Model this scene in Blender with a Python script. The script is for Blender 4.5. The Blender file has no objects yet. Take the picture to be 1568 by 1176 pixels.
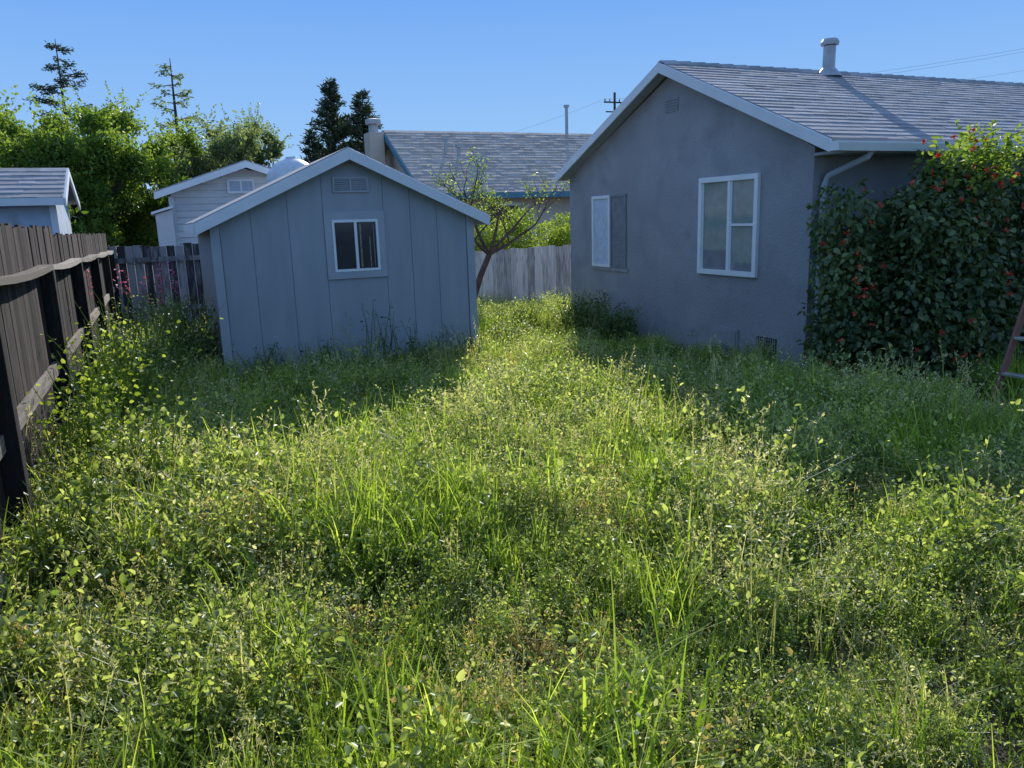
import bpy, math, random
import numpy as np
from mathutils import Vector, Matrix, noise as mnoise

rng = np.random.default_rng(7)
random.seed(7)
scene = bpy.context.scene
COL = scene.collection

# ------------------------------------------------------------------ materials
def new_mat(name):
    m = bpy.data.materials.new(name); m.use_nodes = True
    nt = m.node_tree; nt.nodes.clear()
    out = nt.nodes.new('ShaderNodeOutputMaterial')
    return m, nt, out

def ramp(nt, fac, cols):
    r = nt.nodes.new('ShaderNodeValToRGB')
    while len(r.color_ramp.elements) < len(cols): r.color_ramp.elements.new(0.5)
    for e, (p, c) in zip(r.color_ramp.elements, cols):
        e.position = p; e.color = (*c, 1)
    nt.links.new(fac, r.inputs['Fac'])
    return r.outputs['Color']

def surf_mat(name, c1, c2, scale=3.0, stretch=(1, 1, 1), rough=0.8, bump=0.2, bscale=60, bdist=0.01, attr=False, spec=0.3, metal=0.0, dirt=None):
    m, nt, out = new_mat(name)
    L = nt.links
    tc = nt.nodes.new('ShaderNodeTexCoord')
    mp = nt.nodes.new('ShaderNodeMapping'); mp.inputs['Scale'].default_value = stretch
    L.new(tc.outputs['Object'], mp.inputs['Vector'])
    n = nt.nodes.new('ShaderNodeTexNoise'); n.inputs['Scale'].default_value = scale; n.inputs['Detail'].default_value = 6
    L.new(mp.outputs[0], n.inputs['Vector'])
    fac = n.outputs['Fac']
    if attr:
        a = nt.nodes.new('ShaderNodeAttribute'); a.attribute_name = 'v'
        mix = nt.nodes.new('ShaderNodeMath'); mix.operation = 'MULTIPLY_ADD'
        L.new(a.outputs['Fac'], mix.inputs[0]); mix.inputs[1].default_value = 0.6
        sub = nt.nodes.new('ShaderNodeMath'); sub.operation = 'ADD'; sub.inputs[1].default_value = -0.3
        L.new(fac, sub.inputs[0]); L.new(sub.outputs[0], mix.inputs[2])
        fac = mix.outputs[0]
    col = ramp(nt, fac, [(0.3, c1), (0.72, c2)])
    if dirt:
        n3 = nt.nodes.new('ShaderNodeTexNoise'); n3.inputs['Scale'].default_value = dirt[1]; n3.inputs['Detail'].default_value = 8
        L.new(tc.outputs['Object'], n3.inputs['Vector'])
        r3 = ramp(nt, n3.outputs['Fac'], [(0.5, (0, 0, 0)), (0.75, (1, 1, 1))])
        mx = nt.nodes.new('ShaderNodeMixRGB'); L.new(r3, mx.inputs['Fac']); L.new(col, mx.inputs['Color1'])
        mx.inputs['Color2'].default_value = (*dirt[0], 1); col = mx.outputs[0]
    p = nt.nodes.new('ShaderNodeBsdfPrincipled')
    L.new(col, p.inputs['Base Color']); p.inputs['Roughness'].default_value = rough
    p.inputs['Specular IOR Level'].default_value = spec; p.inputs['Metallic'].default_value = metal
    if bump > 0:
        n2 = nt.nodes.new('ShaderNodeTexNoise'); n2.inputs['Scale'].default_value = bscale; n2.inputs['Detail'].default_value = 5
        L.new(mp.outputs[0], n2.inputs['Vector'])
        b = nt.nodes.new('ShaderNodeBump'); b.inputs['Strength'].default_value = bump; b.inputs['Distance'].default_value = bdist
        L.new(n2.outputs['Fac'], b.inputs['Height']); L.new(b.outputs[0], p.inputs['Normal'])
    L.new(p.outputs[0], out.inputs['Surface'])
    return m

def leaf_mat(name, dark, mid, light, trans=0.45, tboost=1.6, rough=0.45, spec=0.4, objrand=0.12):
    m, nt, out = new_mat(name); L = nt.links
    a = nt.nodes.new('ShaderNodeAttribute'); a.attribute_name = 'v'
    oi = nt.nodes.new('ShaderNodeObjectInfo')
    ma = nt.nodes.new('ShaderNodeMath'); ma.operation = 'MULTIPLY_ADD'
    L.new(oi.outputs['Random'], ma.inputs[0]); ma.inputs[1].default_value = objrand
    ad = nt.nodes.new('ShaderNodeMath'); ad.operation = 'ADD'; ad.inputs[1].default_value = -objrand / 2
    L.new(a.outputs['Fac'], ad.inputs[0]); L.new(ad.outputs[0], ma.inputs[2])
    col = ramp(nt, ma.outputs[0], [(0.0, dark), (0.5, mid), (1.0, light)])
    p = nt.nodes.new('ShaderNodeBsdfPrincipled'); L.new(col, p.inputs['Base Color'])
    p.inputs['Roughness'].default_value = rough; p.inputs['Specular IOR Level'].default_value = spec
    t = nt.nodes.new('ShaderNodeBsdfTranslucent')
    mu = nt.nodes.new('ShaderNodeMixRGB'); mu.blend_type = 'MULTIPLY'; mu.inputs['Fac'].default_value = 1
    L.new(col, mu.inputs['Color1']); mu.inputs['Color2'].default_value = (tboost * 1.15, tboost * 1.1, tboost * 0.5, 1)
    L.new(mu.outputs[0], t.inputs['Color'])
    mx = nt.nodes.new('ShaderNodeMixShader'); mx.inputs['Fac'].default_value = trans
    L.new(p.outputs[0], mx.inputs[1]); L.new(t.outputs[0], mx.inputs[2])
    L.new(mx.outputs[0], out.inputs['Surface'])
    return m

def plain(name, c, rough=0.5, spec=0.5, metal=0.0):
    m, nt, out = new_mat(name)
    p = nt.nodes.new('ShaderNodeBsdfPrincipled')
    n = nt.nodes.new('ShaderNodeTexNoise'); n.inputs['Scale'].default_value = 9
    tc = nt.nodes.new('ShaderNodeTexCoord'); nt.links.new(tc.outputs['Object'], n.inputs['Vector'])
    col = ramp(nt, n.outputs['Fac'], [(0.3, tuple(x * 0.85 for x in c)), (0.7, tuple(min(1, x * 1.08) for x in c))])
    nt.links.new(col, p.inputs['Base Color'])
    p.inputs['Roughness'].default_value = rough; p.inputs['Specular IOR Level'].default_value = spec; p.inputs['Metallic'].default_value = metal
    nt.links.new(p.outputs[0], out.inputs['Surface'])
    return m

# ------------------------------------------------------------------ mesh helpers
def fast_mesh(name, V, F, mat, v=None, smooth=False, mi=None):
    V = np.asarray(V, dtype=np.float32); F = np.asarray(F, dtype=np.int32)
    me = bpy.data.meshes.new(name)
    k = F.shape[1]
    me.vertices.add(len(V)); me.vertices.foreach_set('co', V.ravel())
    me.loops.add(F.size); me.loops.foreach_set('vertex_index', F.ravel())
    me.polygons.add(len(F)); me.polygons.foreach_set('loop_start', np.arange(0, F.size, k, dtype=np.int32))
    me.polygons.foreach_set('loop_total', np.full(len(F), k, dtype=np.int32))
    if smooth: me.polygons.foreach_set('use_smooth', np.ones(len(F), dtype=bool))
    for q in (mat if isinstance(mat, (list, tuple)) else [mat]): me.materials.append(q)
    if mi is not None: me.polygons.foreach_set('material_index', np.asarray(mi, dtype=np.int32))
    me.update(calc_edges=True)
    if v is not None:
        a = me.attributes.new('v', 'FLOAT', 'POINT'); a.data.foreach_set('value', np.asarray(v, dtype=np.float32))
    return me

def obj(name, me, parent=None, link=True):
    o = bpy.data.objects.new(name, me)
    if link: COL.objects.link(o)
    if parent: o.parent = parent
    return o

def empty(name):
    o = bpy.data.objects.new(name, None); COL.objects.link(o); o.empty_display_size = 0.3
    return o

class MB:
    def __init__(s): s.V = []; s.F = []; s.v = []
    def add(s, vs, fs, v=0.5):
        b = len(s.V); s.V += [tuple(p) for p in vs]; s.F += [tuple(b + i for i in f) for f in fs]; s.v += [v] * len(vs)
    def hexa(s, p, v=0.5):
        s.add(p, [(0, 3, 2, 1), (4, 5, 6, 7), (0, 1, 5, 4), (1, 2, 6, 5), (2, 3, 7, 6), (3, 0, 4, 7)], v)
    def box(s, x0, x1, y0, y1, z0, z1, v=0.5):
        s.hexa([(x0, y0, z0), (x1, y0, z0), (x1, y1, z0), (x0, y1, z0), (x0, y0, z1), (x1, y0, z1), (x1, y1, z1), (x0, y1, z1)], v)
    def prism(s, poly, axis, a0, a1, v=0.5):
        n = len(poly)
        def P(p, a):
            return {'x': (a, p[0], p[1]), 'y': (p[0], a, p[1]), 'z': (p[0], p[1], a)}[axis]
        vs = [P(p, a0) for p in poly] + [P(p, a1) for p in poly]
        fs = [tuple(range(n))[::-1], tuple(range(n, 2 * n))] + [(i, (i + 1) % n, n + (i + 1) % n, n + i) for i in range(n)]
        s.add(vs, fs, v)
    def tube(s, pts, rad, k=6, v=0.5, cap=True):
        pts = [Vector(p) for p in pts]; b = len(s.V); n = len(pts)
        for i, p in enumerate(pts):
            d = (pts[min(i + 1, n - 1)] - pts[max(i - 1, 0)]).normalized()
            u = d.cross(Vector((0.13, 0.97, 0.21))).normalized(); w = d.cross(u)
            r = rad[i] if hasattr(rad, '__len__') else rad
            for j in range(k):
                a = 2 * math.pi * j / k
                s.V.append(tuple(p + (u * math.cos(a) + w * math.sin(a)) * r)); s.v.append(v)
        for i in range(n - 1):
            for j in range(k):
                s.F.append((b + i * k + j, b + i * k + (j + 1) % k, b + (i + 1) * k + (j + 1) % k, b + (i + 1) * k + j))
        if cap:
            s.F.append(tuple(b + j for j in range(k))[::-1]); s.F.append(tuple(b + (n - 1) * k + j for j in range(k)))
    def make(s, name, mat, parent=None, bevel=0.0, smooth=False, link=True):
        me = bpy.data.meshes.new(name); me.from_pydata(s.V, [], s.F)
        a = me.attributes.new('v', 'FLOAT', 'POINT'); a.data.foreach_set('value', np.asarray(s.v, dtype=np.float32))
        if smooth: me.polygons.foreach_set('use_smooth', np.ones(len(me.polygons), dtype=bool))
        me.materials.append(mat); me.update()
        import bmesh
        bm = bmesh.new(); bm.from_mesh(me); bmesh.ops.recalc_face_normals(bm, faces=bm.faces); bm.to_mesh(me); bm.free()
        o = obj(name, me, parent, link)
        if bevel > 0:
            md = o.modifiers.new('bevel', 'BEVEL'); md.width = bevel; md.segments = 2; md.limit_method = 'ANGLE'
        return o

def norm(a): return a / (np.linalg.norm(a, axis=-1, keepdims=True) + 1e-9)

def leaves(P, D, N, L, W, fold=0.12):
    D = norm(D); S = norm(np.cross(D, N)); N = np.cross(S, D)
    L = np.asarray(L)[:, None]; W = np.asarray(W)[:, None]
    b = P; l1 = P + D * L * .3 + S * W * .5 + N * L * fold; l2 = P + D * L * .72 + S * W * .4 + N * L * fold * .6
    t = P + D * L - N * L * fold
    r1 = P + D * L * .3 - S * W * .5 + N * L * fold; r2 = P + D * L * .72 - S * W * .4 + N * L * fold * .6
    n = len(P); V = np.stack([b, l1, l2, t, r2, r1], 1).reshape(-1, 3)
    i = np.arange(n)[:, None] * 6
    F = np.concatenate([i + np.array([[0, 3, 2, 1]]), i + np.array([[0, 5, 4, 3]])], 0)
    return V, F

def blades(n, h0, h1, w, lean, spread, seg=4):
    az = rng.uniform(0, 2 * np.pi, n); r = spread * np.sqrt(rng.uniform(0, 1, n)); pa = rng.uniform(0, 2 * np.pi, n)
    base = np.stack([r * np.cos(pa), r * np.sin(pa), np.zeros(n) - 0.02], 1)
    h = rng.uniform(h0, h1, n); l = rng.uniform(lean * .2, lean, n)
    d = np.stack([np.cos(az), np.sin(az), np.zeros(n)], 1); sd = np.stack([-np.sin(az), np.cos(az), np.zeros(n)], 1)
    ww = w * rng.uniform(.6, 1.2, n)
    rows = []
    for k in range(seg + 1):
        s = k / seg
        c = base + d * (h * l * s ** 2)[:, None] + np.array([0, 0, 1.]) * (h * (s - .35 * l * s ** 3))[:, None]
        wd = (ww * (1 - s ** 1.6) * .5 + .0004)[:, None]
        rows += [c - sd * wd, c + sd * wd]
    V = np.stack(rows, 1).reshape(-1, 3); m = 2 * (seg + 1)
    i = np.arange(n)[:, None] * m
    F = np.concatenate([i + np.array([[2 * k, 2 * k + 1, 2 * k + 3, 2 * k + 2]]) for k in range(seg)], 0)
    tip = np.tile(np.repeat(np.linspace(0, 1, seg + 1), 2), n)
    v = np.repeat(rng.uniform(.1, .75, n), m) * .8 + tip * .28
    return V, F, v, base, h, l, d

def join(parts):
    Vs, Fs, vs = [], [], []; o = 0
    for V, F, v in parts:
        Vs.append(V); Fs.append(F + o); vs.append(v); o += len(V)
    return np.concatenate(Vs), np.concatenate(Fs), np.concatenate(vs)

def rnd_dirs(n, up=0.0):
    d = rng.normal(size=(n, 3)); d = norm(d); d[:, 2] += up; return norm(d)

# ------------------------------------------------------------------ materials list
M_soil = surf_mat('soil', (.04, .032, .02), (.11, .09, .055), 2.5, bump=.6, bscale=30, bdist=.03, dirt=((.045, .06, .02), 1.2))
M_shed = surf_mat('shed_paint', (.325, .345, .375), (.385, .405, .435), 2.0, stretch=(3, 3, .5), rough=.75, bump=.25, bscale=45, bdist=.004, attr=True)
M_shedtrim = surf_mat('shed_trim_paint', (.37, .39, .42), (.44, .46, .485), 3, rough=.7, bump=.15)
M_fascia = surf_mat('fascia_paint', (.72, .73, .75), (.80, .81, .82), 4, rough=.6, bump=.1)
M_stucco = surf_mat('stucco', (.305, .30, .315), (.38, .375, .39), 1.2, rough=.9, bump=.8, bscale=38, bdist=.014, dirt=((.27, .27, .285), 2.5))
M_white = surf_mat('white_trim', (.78, .79, .80), (.86, .86, .86), 5, rough=.45, bump=.05, spec=.5)
M_roof = surf_mat('roof_shingle', (.30, .29, .295), (.45, .435, .44), 5, stretch=(.9, 2, 2), rough=.95, bump=.6, bscale=90, bdist=.008, attr=True)
M_roof2 = surf_mat('roof_shingle_brown', (.38, .32, .275), (.56, .49, .43), 5, stretch=(.9, 2, 2), rough=.95, bump=.5, bscale=70, attr=True)
M_fence = surf_mat('fence_wood_dark', (.020, .015, .014), (.085, .062, .054), 4, stretch=(6, 6, .7), rough=.9, bump=.5, bscale=40, attr=True)
M_rail = surf_mat('fence_wood_weathered', (.17, .14, .11), (.42, .36, .30), 5, stretch=(6, .6, 6), rough=.9, bump=.5, bscale=40, attr=True)
M_fgrey = surf_mat('fence_wood_grey', (.30, .285, .275), (.72, .69, .66), 4, stretch=(6, 6, .8), rough=.9, bump=.4, bscale=40, attr=True)
M_fdark = surf_mat('fence_wood_peeling', (.04, .04, .048), (.30, .31, .34), 5, stretch=(5, 5, .8), rough=.9, bump=.4, bscale=40, attr=True)
M_bark = surf_mat('bark', (.05, .038, .03), (.14, .11, .085), 8, stretch=(3, 3, .6), rough=.95, bump=.8, bscale=30, bdist=.02)
M_twig = surf_mat('twig', (.08, .05, .045), (.17, .11, .09), 8, rough=.9, bump=0)
M_metal = surf_mat('galvanised_metal', (.38, .39, .40), (.55, .56, .57), 6, rough=.5, metal=.3, bump=.1)
M_glass = plain('window_glass_dark', (.035, .04, .045), .08, .5)
M_glassl = plain('window_glass_curtain', (.25, .31, .29), .12, .6)
M_blind = plain('blind_white', (.58, .65, .74), .5)
M_screen = plain('window_screen', (.25, .255, .27), .8, .2)
M_vent_shade = plain('vent_hollow_shade', (.015, .013, .012), .6, .3)
M_brick = surf_mat('brick', (.20, .08, .05), (.36, .17, .11), 5, rough=.9, bump=.4, attr=True)
M_conc = surf_mat('concrete', (.22, .2, .18), (.36, .33, .3), 4, rough=.9, bump=.4)
M_beige = surf_mat('beige_stucco', (.55, .46, .37), (.66, .57, .47), 2, rough=.9, bump=.3)
M_teal = plain('teal_trim', (.08, .24, .32), .5)
M_wsid = surf_mat('white_siding', (.60, .60, .60), (.78, .78, .77), 2, rough=.7, bump=.1, attr=True)
M_lblue = surf_mat('pale_blue_wall', (.40, .47, .56), (.56, .63, .70), 3, rough=.8, bump=.1, dirt=((.25, .25, .25), 3))
M_ladder = plain('ladder_rail_red', (.26, .10, .07), .5)
M_alu = plain('aluminium', (.6, .6, .62), .35, .5, .8)
M_tank = plain('tank_plastic', (.62, .66, .70), .4)

G_grass = leaf_mat('grass_blade', (.065, .12, .02), (.20, .31, .045), (.48, .56, .14), .56, 1.75, .6, .25)
G_leaf = leaf_mat('weed_leaf', (.04, .075, .02), (.145, .215, .052), (.47, .53, .22), .52, 1.75, .4, .6)  # dark end lowered to paint shade into the gaps between leaves
G_dry = leaf_mat('dry_grass', (.24, .26, .12), (.50, .49, .27), (.80, .77, .58), .5, 1.25, .5, .4)
G_tan = leaf_mat('dried_weed', (.20, .14, .07), (.44, .34, .16), (.68, .57, .33), .5, 1.3, .6, .3)
G_shrub = leaf_mat('shrub_leaf', (.035, .062, .028), (.09, .14, .05), (.21, .27, .10), .28, 1.5, .4, .5, 0)
G_tree = leaf_mat('tree_leaf', (.05, .095, .022), (.12, .195, .035), (.25, .33, .07), .5, 1.75, .5, .35, 0)
G_tree2 = leaf_mat('tree_leaf_grey', (.10, .14, .07), (.17, .23, .11), (.28, .33, .18), .45, 1.5, .5, .35, 0)
G_hedge = leaf_mat('hedge_leaf', (.08, .135, .02), (.20, .28, .045), (.42, .48, .12), .5, 1.7, .45, .35, 0)
G_fir = leaf_mat('fir_needles', (.035, .055, .04), (.065, .095, .062), (.12, .155, .09), .2, 1.3, .6, .2, 0)
G_flower = leaf_mat('red_flower', (.45, .04, .03), (.65, .07, .05), (.8, .16, .08), .3, 1.0, .5, .3, 0)
G_pink = leaf_mat('pink_flower', (.45, .06, .18), (.62, .12, .28), (.75, .25, .42), .3, 1.0, .5, .3, 0)

# ------------------------------------------------------------------ ground
def sst(a, b, x):
    t = np.clip((x - a) / (b - a), 0, 1); return t * t * (3 - 2 * t)
def gz(x, y):
    return -.1 * sst(4, 8, y) - .2 * sst(10, 16, y) + .025 * np.sin(x * 1.7 + y * .6) * np.sin(y * 1.3 - x * .4)
xs = np.concatenate([[-600, -200, -80, -40], np.arange(-20, 30, .35), [40, 80, 200, 600]])
ys = np.concatenate([[-600, -100, -30], np.arange(-10, 40, .35), [50, 80, 200, 900]])
X, Y = np.meshgrid(xs, ys)
V = np.stack([X, Y, gz(X, Y)], -1).reshape(-1, 3)
nx, ny = len(xs), len(ys)
i, j = np.meshgrid(np.arange(nx - 1), np.arange(ny - 1)); b = (j * nx + i).ravel()
F = np.stack([b, b + 1, b + nx + 1, b + nx], 1)
obj('ground', fast_mesh('ground', V, F, M_soil, smooth=True))

# ------------------------------------------------------------------ shed
shed = empty('garden_shed')
x0, x1, xm, ze, zp, yf, yb = .52, 3.54, 2.04, 1.80, 2.50, 9.0, 11.9
sl = (zp - ze) / (xm - x0)
m = MB()
m.prism([(x0 + .02, -.3), (x1 - .02, -.3), (x1 - .02, ze - .03), (xm, zp - .05), (x0 + .02, ze - .03)], 'y', yf + .012, yb)
m.make('core', M_shedtrim, shed)
m = MB()
edges = [x0 + .09, x0 + .42, .52 + .82, 1.73, 2.43, 2.75, 3.08, x1 - .09]
def ztop(x): return ze + (zp - ze) * (1 - abs(x - xm) / (xm - x0)) - .01
for k in range(len(edges) - 1):
    a, c = edges[k] + .003, edges[k + 1] - .003
    segs = [(-.25, None)] if not (abs(edges[k] - 1.73) < .01) else [(-.25, 1.08), (1.83, None)]
    for z0, z1 in segs:
        vv = random.uniform(.35, .65)
        if z1 is None:
            poly = [(a, z0), (c, z0), (c, ztop(c))] + ([(xm, ztop(xm))] if a < xm < c else []) + [(a, ztop(a))]
        else:
            poly = [(a, z0), (c, z0), (c, z1), (a, z1)]
        m.prism(poly, 'y', yf, yf + .011, vv)
y = yf
while y < yb - .05:
    for xa in (x0, x1 - .02):
        m.box(xa, xa + .02, y + .005, y + .395, -.25, ze - .02, random.uniform(.35, .65))
    y += .4
m.box(x0, x1, yb, yb + .02, -.25, ze)
m.make('siding', M_shed, shed)
m = MB()
m.box(x0 - .012, x0 + .085, yf - .022, yf + .0, -.25, ztop(x0 + .04) - .0)
m.box(x1 - .085, x1 + .012, yf - .022, yf + .0, -.25, ztop(x1 - .04))
m.box(1.73, 2.43, yf - .02, yf + .0, 1.745, 1.835); m.box(1.73, 2.43, yf - .024, yf, 1.075, 1.155)
m.box(1.73, 1.815, yf - .02, yf, 1.155, 1.745); m.box(2.35, 2.43, yf - .02, yf, 1.155, 1.745)
m.make('corner_and_window_trim', M_shedtrim, shed, bevel=.003)
m = MB()
m.box(1.815, 2.35, yf - .03, yf, 1.155, 1.185); m.box(1.815, 2.35, yf - .03, yf, 1.715, 1.745)
m.box(1.815, 1.843, yf - .03, yf, 1.185, 1.715); m.box(2.322, 2.35, yf - .03, yf, 1.185, 1.715)
m.box(2.068, 2.10, yf - .028, yf, 1.185, 1.715)
m.make('window_frame', M_white, shed, bevel=.003)
m = MB(); m.box(1.843, 2.322, yf - .006, yf - .001, 1.185, 1.715); m.make('window_glass', M_glass, shed)
m = MB()
m.box(2.13, 2.15, yf - .010, yf - .007, 1.2, 1.7); m.box(2.24, 2.252, yf - .010, yf - .007, 1.2, 1.55); m.box(2.29, 2.30, yf - .01, yf - .007, 1.2, 1.68)
m.make('window_items', M_rail, shed)
m = MB()
vx0, vx1, vz0, vz1 = 1.86, 2.27, 2.05, 2.22
m.box(vx0, vx1, yf - .018, yf, vz1 - .02, vz1); m.box(vx0, vx1, yf - .018, yf, vz0, vz0 + .02)
m.box(vx0, vx0 + .02, yf - .018, yf, vz0 + .02, vz1 - .02); m.box(vx1 - .02, vx1, yf - .018, yf, vz0 + .02, vz1 - .02); m.box(2.055, 2.075, yf - .018, yf, vz0 + .02, vz1 - .02)
for k in range(6):
    z = vz0 + .03 + k * .021
    m.hexa([(vx0 + .02, yf - .016, z), (vx1 - .02, yf - .016, z), (vx1 - .02, yf - .002, z + .012), (vx0 + .02, yf - .002, z + .012),
            (vx0 + .02, yf - .016, z + .003), (vx1 - .02, yf - .016, z + .003), (vx1 - .02, yf - .002, z + .015), (vx0 + .02, yf - .002, z + .015)])
m.make('gable_vent', M_shedtrim, shed)
def gable_roof_y(m, xa, xm, xb, za, zp, ya, yb, th):
    for (p, q) in (((xa, za), (xm, zp)), ((xm, zp), (xb, za))):
        m.prism([p, q, (q[0], q[1] + th), (p[0], p[1] + th)], 'y', ya, yb)
sx = .16
m = MB(); gable_roof_y(m, x0 - sx, xm, x1 + sx, ze - sl * sx + .01, zp + .01, yf - .14, yb + .15, .03); m.make('roof', M_roof, shed)
m = MB()
zl = ze - sl * sx
for (a, za, c, zc) in ((x0 - sx, zl, xm, zp), (xm, zp, x1 + sx, zl)):
    m.prism([(a, za - .10), (c, zc - .10), (c, zc + .025), (a, za + .025)], 'y', yf - .165, yf - .142)
m.box(x0 - sx - .02, x0 - sx - .001, yf - .14, yb + .15, zl - .09, zl + .02)
m.box(x1 + sx + .001, x1 + sx + .02, yf - .14, yb + .15, zl - .09, zl + .02)
m.make('fascia', M_fascia, shed, bevel=.003)

# ------------------------------------------------------------------ main house
house = empty('stucco_house')
hx0, hx1, hy0, hy1, hze = 6.3, 19.0, 6.25, 11.55, 2.33
hym = 8.74
m = MB(); m.prism([(hy0, -.4), (hy1, -.4), (hy1, hze), (hym, 3.48), (hy0, hze)], 'x', hx0, hx1); m.make('stucco_walls', M_stucco, house)
def course_roof(m, xa, xb, y_r, z_r, y_e, z_e, n, tooth=.011):
    dy, dz = (y_e - y_r) / n, (z_e - z_r) / n
    for k in range(n):
        ya, za, yb_, zb = y_r + dy * k, z_r + dz * k, y_r + dy * (k + 1), z_r + dz * (k + 1)
        x = xa
        off = random.uniform(0, .3)
        while x < xb:
            w = random.choice([.2, .3, .3, .45])
            xe = min(x + w + (off if x == xa else 0), xb)
            t = tooth * random.choice([.8, 1, 1.3])
            m.hexa([(x, ya, za - .03), (xe, ya, za - .03), (xe, yb_, zb - .03), (x, yb_, zb - .03),
                    (x, ya, za + .001), (xe, ya, za + .001), (xe, yb_, zb + t), (x, yb_, zb + t)], random.uniform(.2, .8))
            x = xe
rx0 = hx0 - .2
ey0, ey1 = 5.84, 11.66
zr = 3.60; zea = 2.37
m = MB(); course_roof(m, rx0, hx1 + .2, hym, zr, ey0, zea, 23); course_roof(m, rx0, hx1 + .2, hym, zr, ey1, zea, 12)
x = rx0
while x < hx1:
    m.hexa([(x, hym - .11, zr - .035), (x + .24, hym - .11, zr - .035), (x + .24, hym + .11, zr - .035), (x, hym + .11, zr - .035),
            (x, hym - .02, zr + .018), (x + .24, hym - .02, zr + .03), (x + .24, hym + .02, zr + .03), (x, hym + .02, zr + .018)], random.random()); x += .23
m.make('shingle_roof', M_roof, house)
m = MB()
def rake(m, ya, za, yc, zc, x, w=.13):
    m.prism([(ya, za - w), (yc, zc - w), (yc, zc - .005), (ya, za - .005)], 'x', x - .025, x)
rake(m, ey0, zea, hym, zr, rx0 - .0); rake(m, hym, zr, ey1, zea, rx0)
m.make('rake_boards', M_fascia, house, bevel=.003)
m = MB()
m.prism([(ey0 + .02, zea - .045), (hym, zr - .045), (ey1 - .02, zea - .045), (ey1 - .02, zea - .09), (hym, zr - .09), (ey0 + .02, zea - .09)], 'x', rx0 + .003, hx0)
m.box(hx0, hx1, ey0 + .03, hy0, zea - .13, zea - .10)
m.make('soffit', M_shedtrim, house)
m = MB()
m.prism([(ey0 - .11, zea - .03), (ey0 - .11, zea - .045), (ey0 - .085, zea - .12), (ey0 + .02, zea - .12), (ey0 + .02, zea - .03), (ey0 + .01, zea - .03), (ey0 + .01, zea - .11), (ey0 - .075, zea - .11), (ey0 - .1, zea - .03)], 'x', rx0 - .02, hx1)
m.box(rx0 - .024, rx0 - .012, ey0 - .105, ey0 + .018, zea - .118, zea - .03)
m.make('gutter', M_white, house)
m = MB()
m.tube([(hx0 + .32, ey0 - .03, zea - .10), (hx0 + .30, ey0 + .0, zea - .17), (hx0 + .12, hy0 - .08, zea - .34), (hx0 + .10, hy0 - .05, zea - .44), (hx0 + .10, hy0 - .05, .1)], .034, 8)
m.make('downspout', M_shedtrim, house)
m = MB(); px, py = 8.85, 8.60
zb = zr
m.tube([(px, py, zb - .1), (px, py, zb + .32)], .085, 14); m.tube([(px, py, zb + .33), (px, py, zb + .37), (px, py, zb + .41)], [.12, .125, .10], 14)
m.tube([(px, py, zb - .09), (px, py, zb + .03)], [.19, .09], 14)
m.make('flue_pipe', M_metal, house, smooth=False)
def win(m, y0, y1, z0, z1, t=.05, d=.035):
    X1 = hx0 + .0; X0 = hx0 - d
    m.box(X0, X1, y0, y1, z1 - t, z1); m.box(X0, X1, y0, y1, z0, z0 + t); m.box(X0, X1, y0, y0 + t, z0 + t, z1 - t); m.box(X0, X1, y1 - t, y1, z0 + t, z1 - t)
m = MB(); wy0, wy1, wz0, wz1 = 7.03, 8.10, .94, 2.12
win(m, wy0, wy1, wz0, wz1, .062, .045)
mid = 7.53
m.box(hx0 - .036, hx0, mid - .022, mid + .022, wz0 + .062, wz1 - .062)
m.box(hx0 - .03, hx0, wy0 + .062, mid - .022, 1.53, 1.56)
for (a, c) in ((wy0 + .062, mid - .022), (mid + .022, wy1 - .062)):
    m.box(hx0 - .026, hx0, a, a + .018, wz0 + .062, wz1 - .062); m.box(hx0 - .026, hx0, c - .018, c, wz0 + .062, wz1 - .062)
m.make('window_frame', M_white, house, bevel=.003)
m = MB(); m.box(hx0 - .012, hx0 - .002, wy0 + .062, wy1 - .062, wz0 + .062, wz1 - .062); m.make('window_glass', M_glassl, house)
m = MB(); m.box(hx0 - .016, hx0 - .0125, mid + .06, wy1 - .10, wz0 + .07, wz0 + .30); m.box(hx0 - .016, hx0 - .0125, wy0 + .1, mid - .1, wz0 + .07, wz0 + .16)
m.make('window_sill_items', M_screen, house)
m = MB(); sy0, sy1, sz0, sz1 = 9.82, 10.78, .92, 2.0
win(m, 10.25, sy1, sz0, sz1, .045, .035); m.make('small_window_frame', M_white, house)
m = MB(); win(m, sy0, 10.25, sz0, sz1, .03, .022); m.box(hx0 - .008, hx0, sy0 + .03, 10.22, sz0 + .03, sz1 - .03)
z = sz0 + .05
while z < sz1 - .05:
    m.box(hx0 - .012, hx0 - .008, sy0 + .03, 10.22, z, z + .02); z += .06
m.make('screen_panel', M_screen, house)
m = MB(); m.box(hx0 - .006, hx0, 10.295, sy1 - .045, sz0 + .045, sz1 - .045)
z = sz0 + .055
while z < sz1 - .07:
    m.hexa([(hx0 - .010, 10.30, z), (hx0 - .006, 10.30, z + .015), (hx0 - .006, sy1 - .05, z + .015), (hx0 - .010, sy1 - .05, z),
            (hx0 - .010, 10.30, z + .014), (hx0 - .006, 10.30, z + .022), (hx0 - .006, sy1 - .05, z + .022), (hx0 - .010, sy1 - .05, z + .014)]); z += .03
m.make('window_blinds', M_blind, house)
m = MB(); m.box(hx0 - .02, hx0, sy0 - .05, sy1 + .05, sz0 - .05, sz0 - .005); m.make('small_window_sill', M_stucco, house)
m = MB(); m.box(hx0 - .02, hx0, 7.32, 7.86, .04, .30); m.box(hx0 - .03, hx0 - .02, 7.35, 7.83, .07, .27); m.make('crawlspace_hatch', M_stucco, house, bevel=.003)
m = MB(); m.box(hx0 - .01, hx0 - .0, 6.68, 7.0, .06, .26); m.make('foundation_vent_shade', M_vent_shade, house)  # near-black plate painting the shade inside the vent opening
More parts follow.
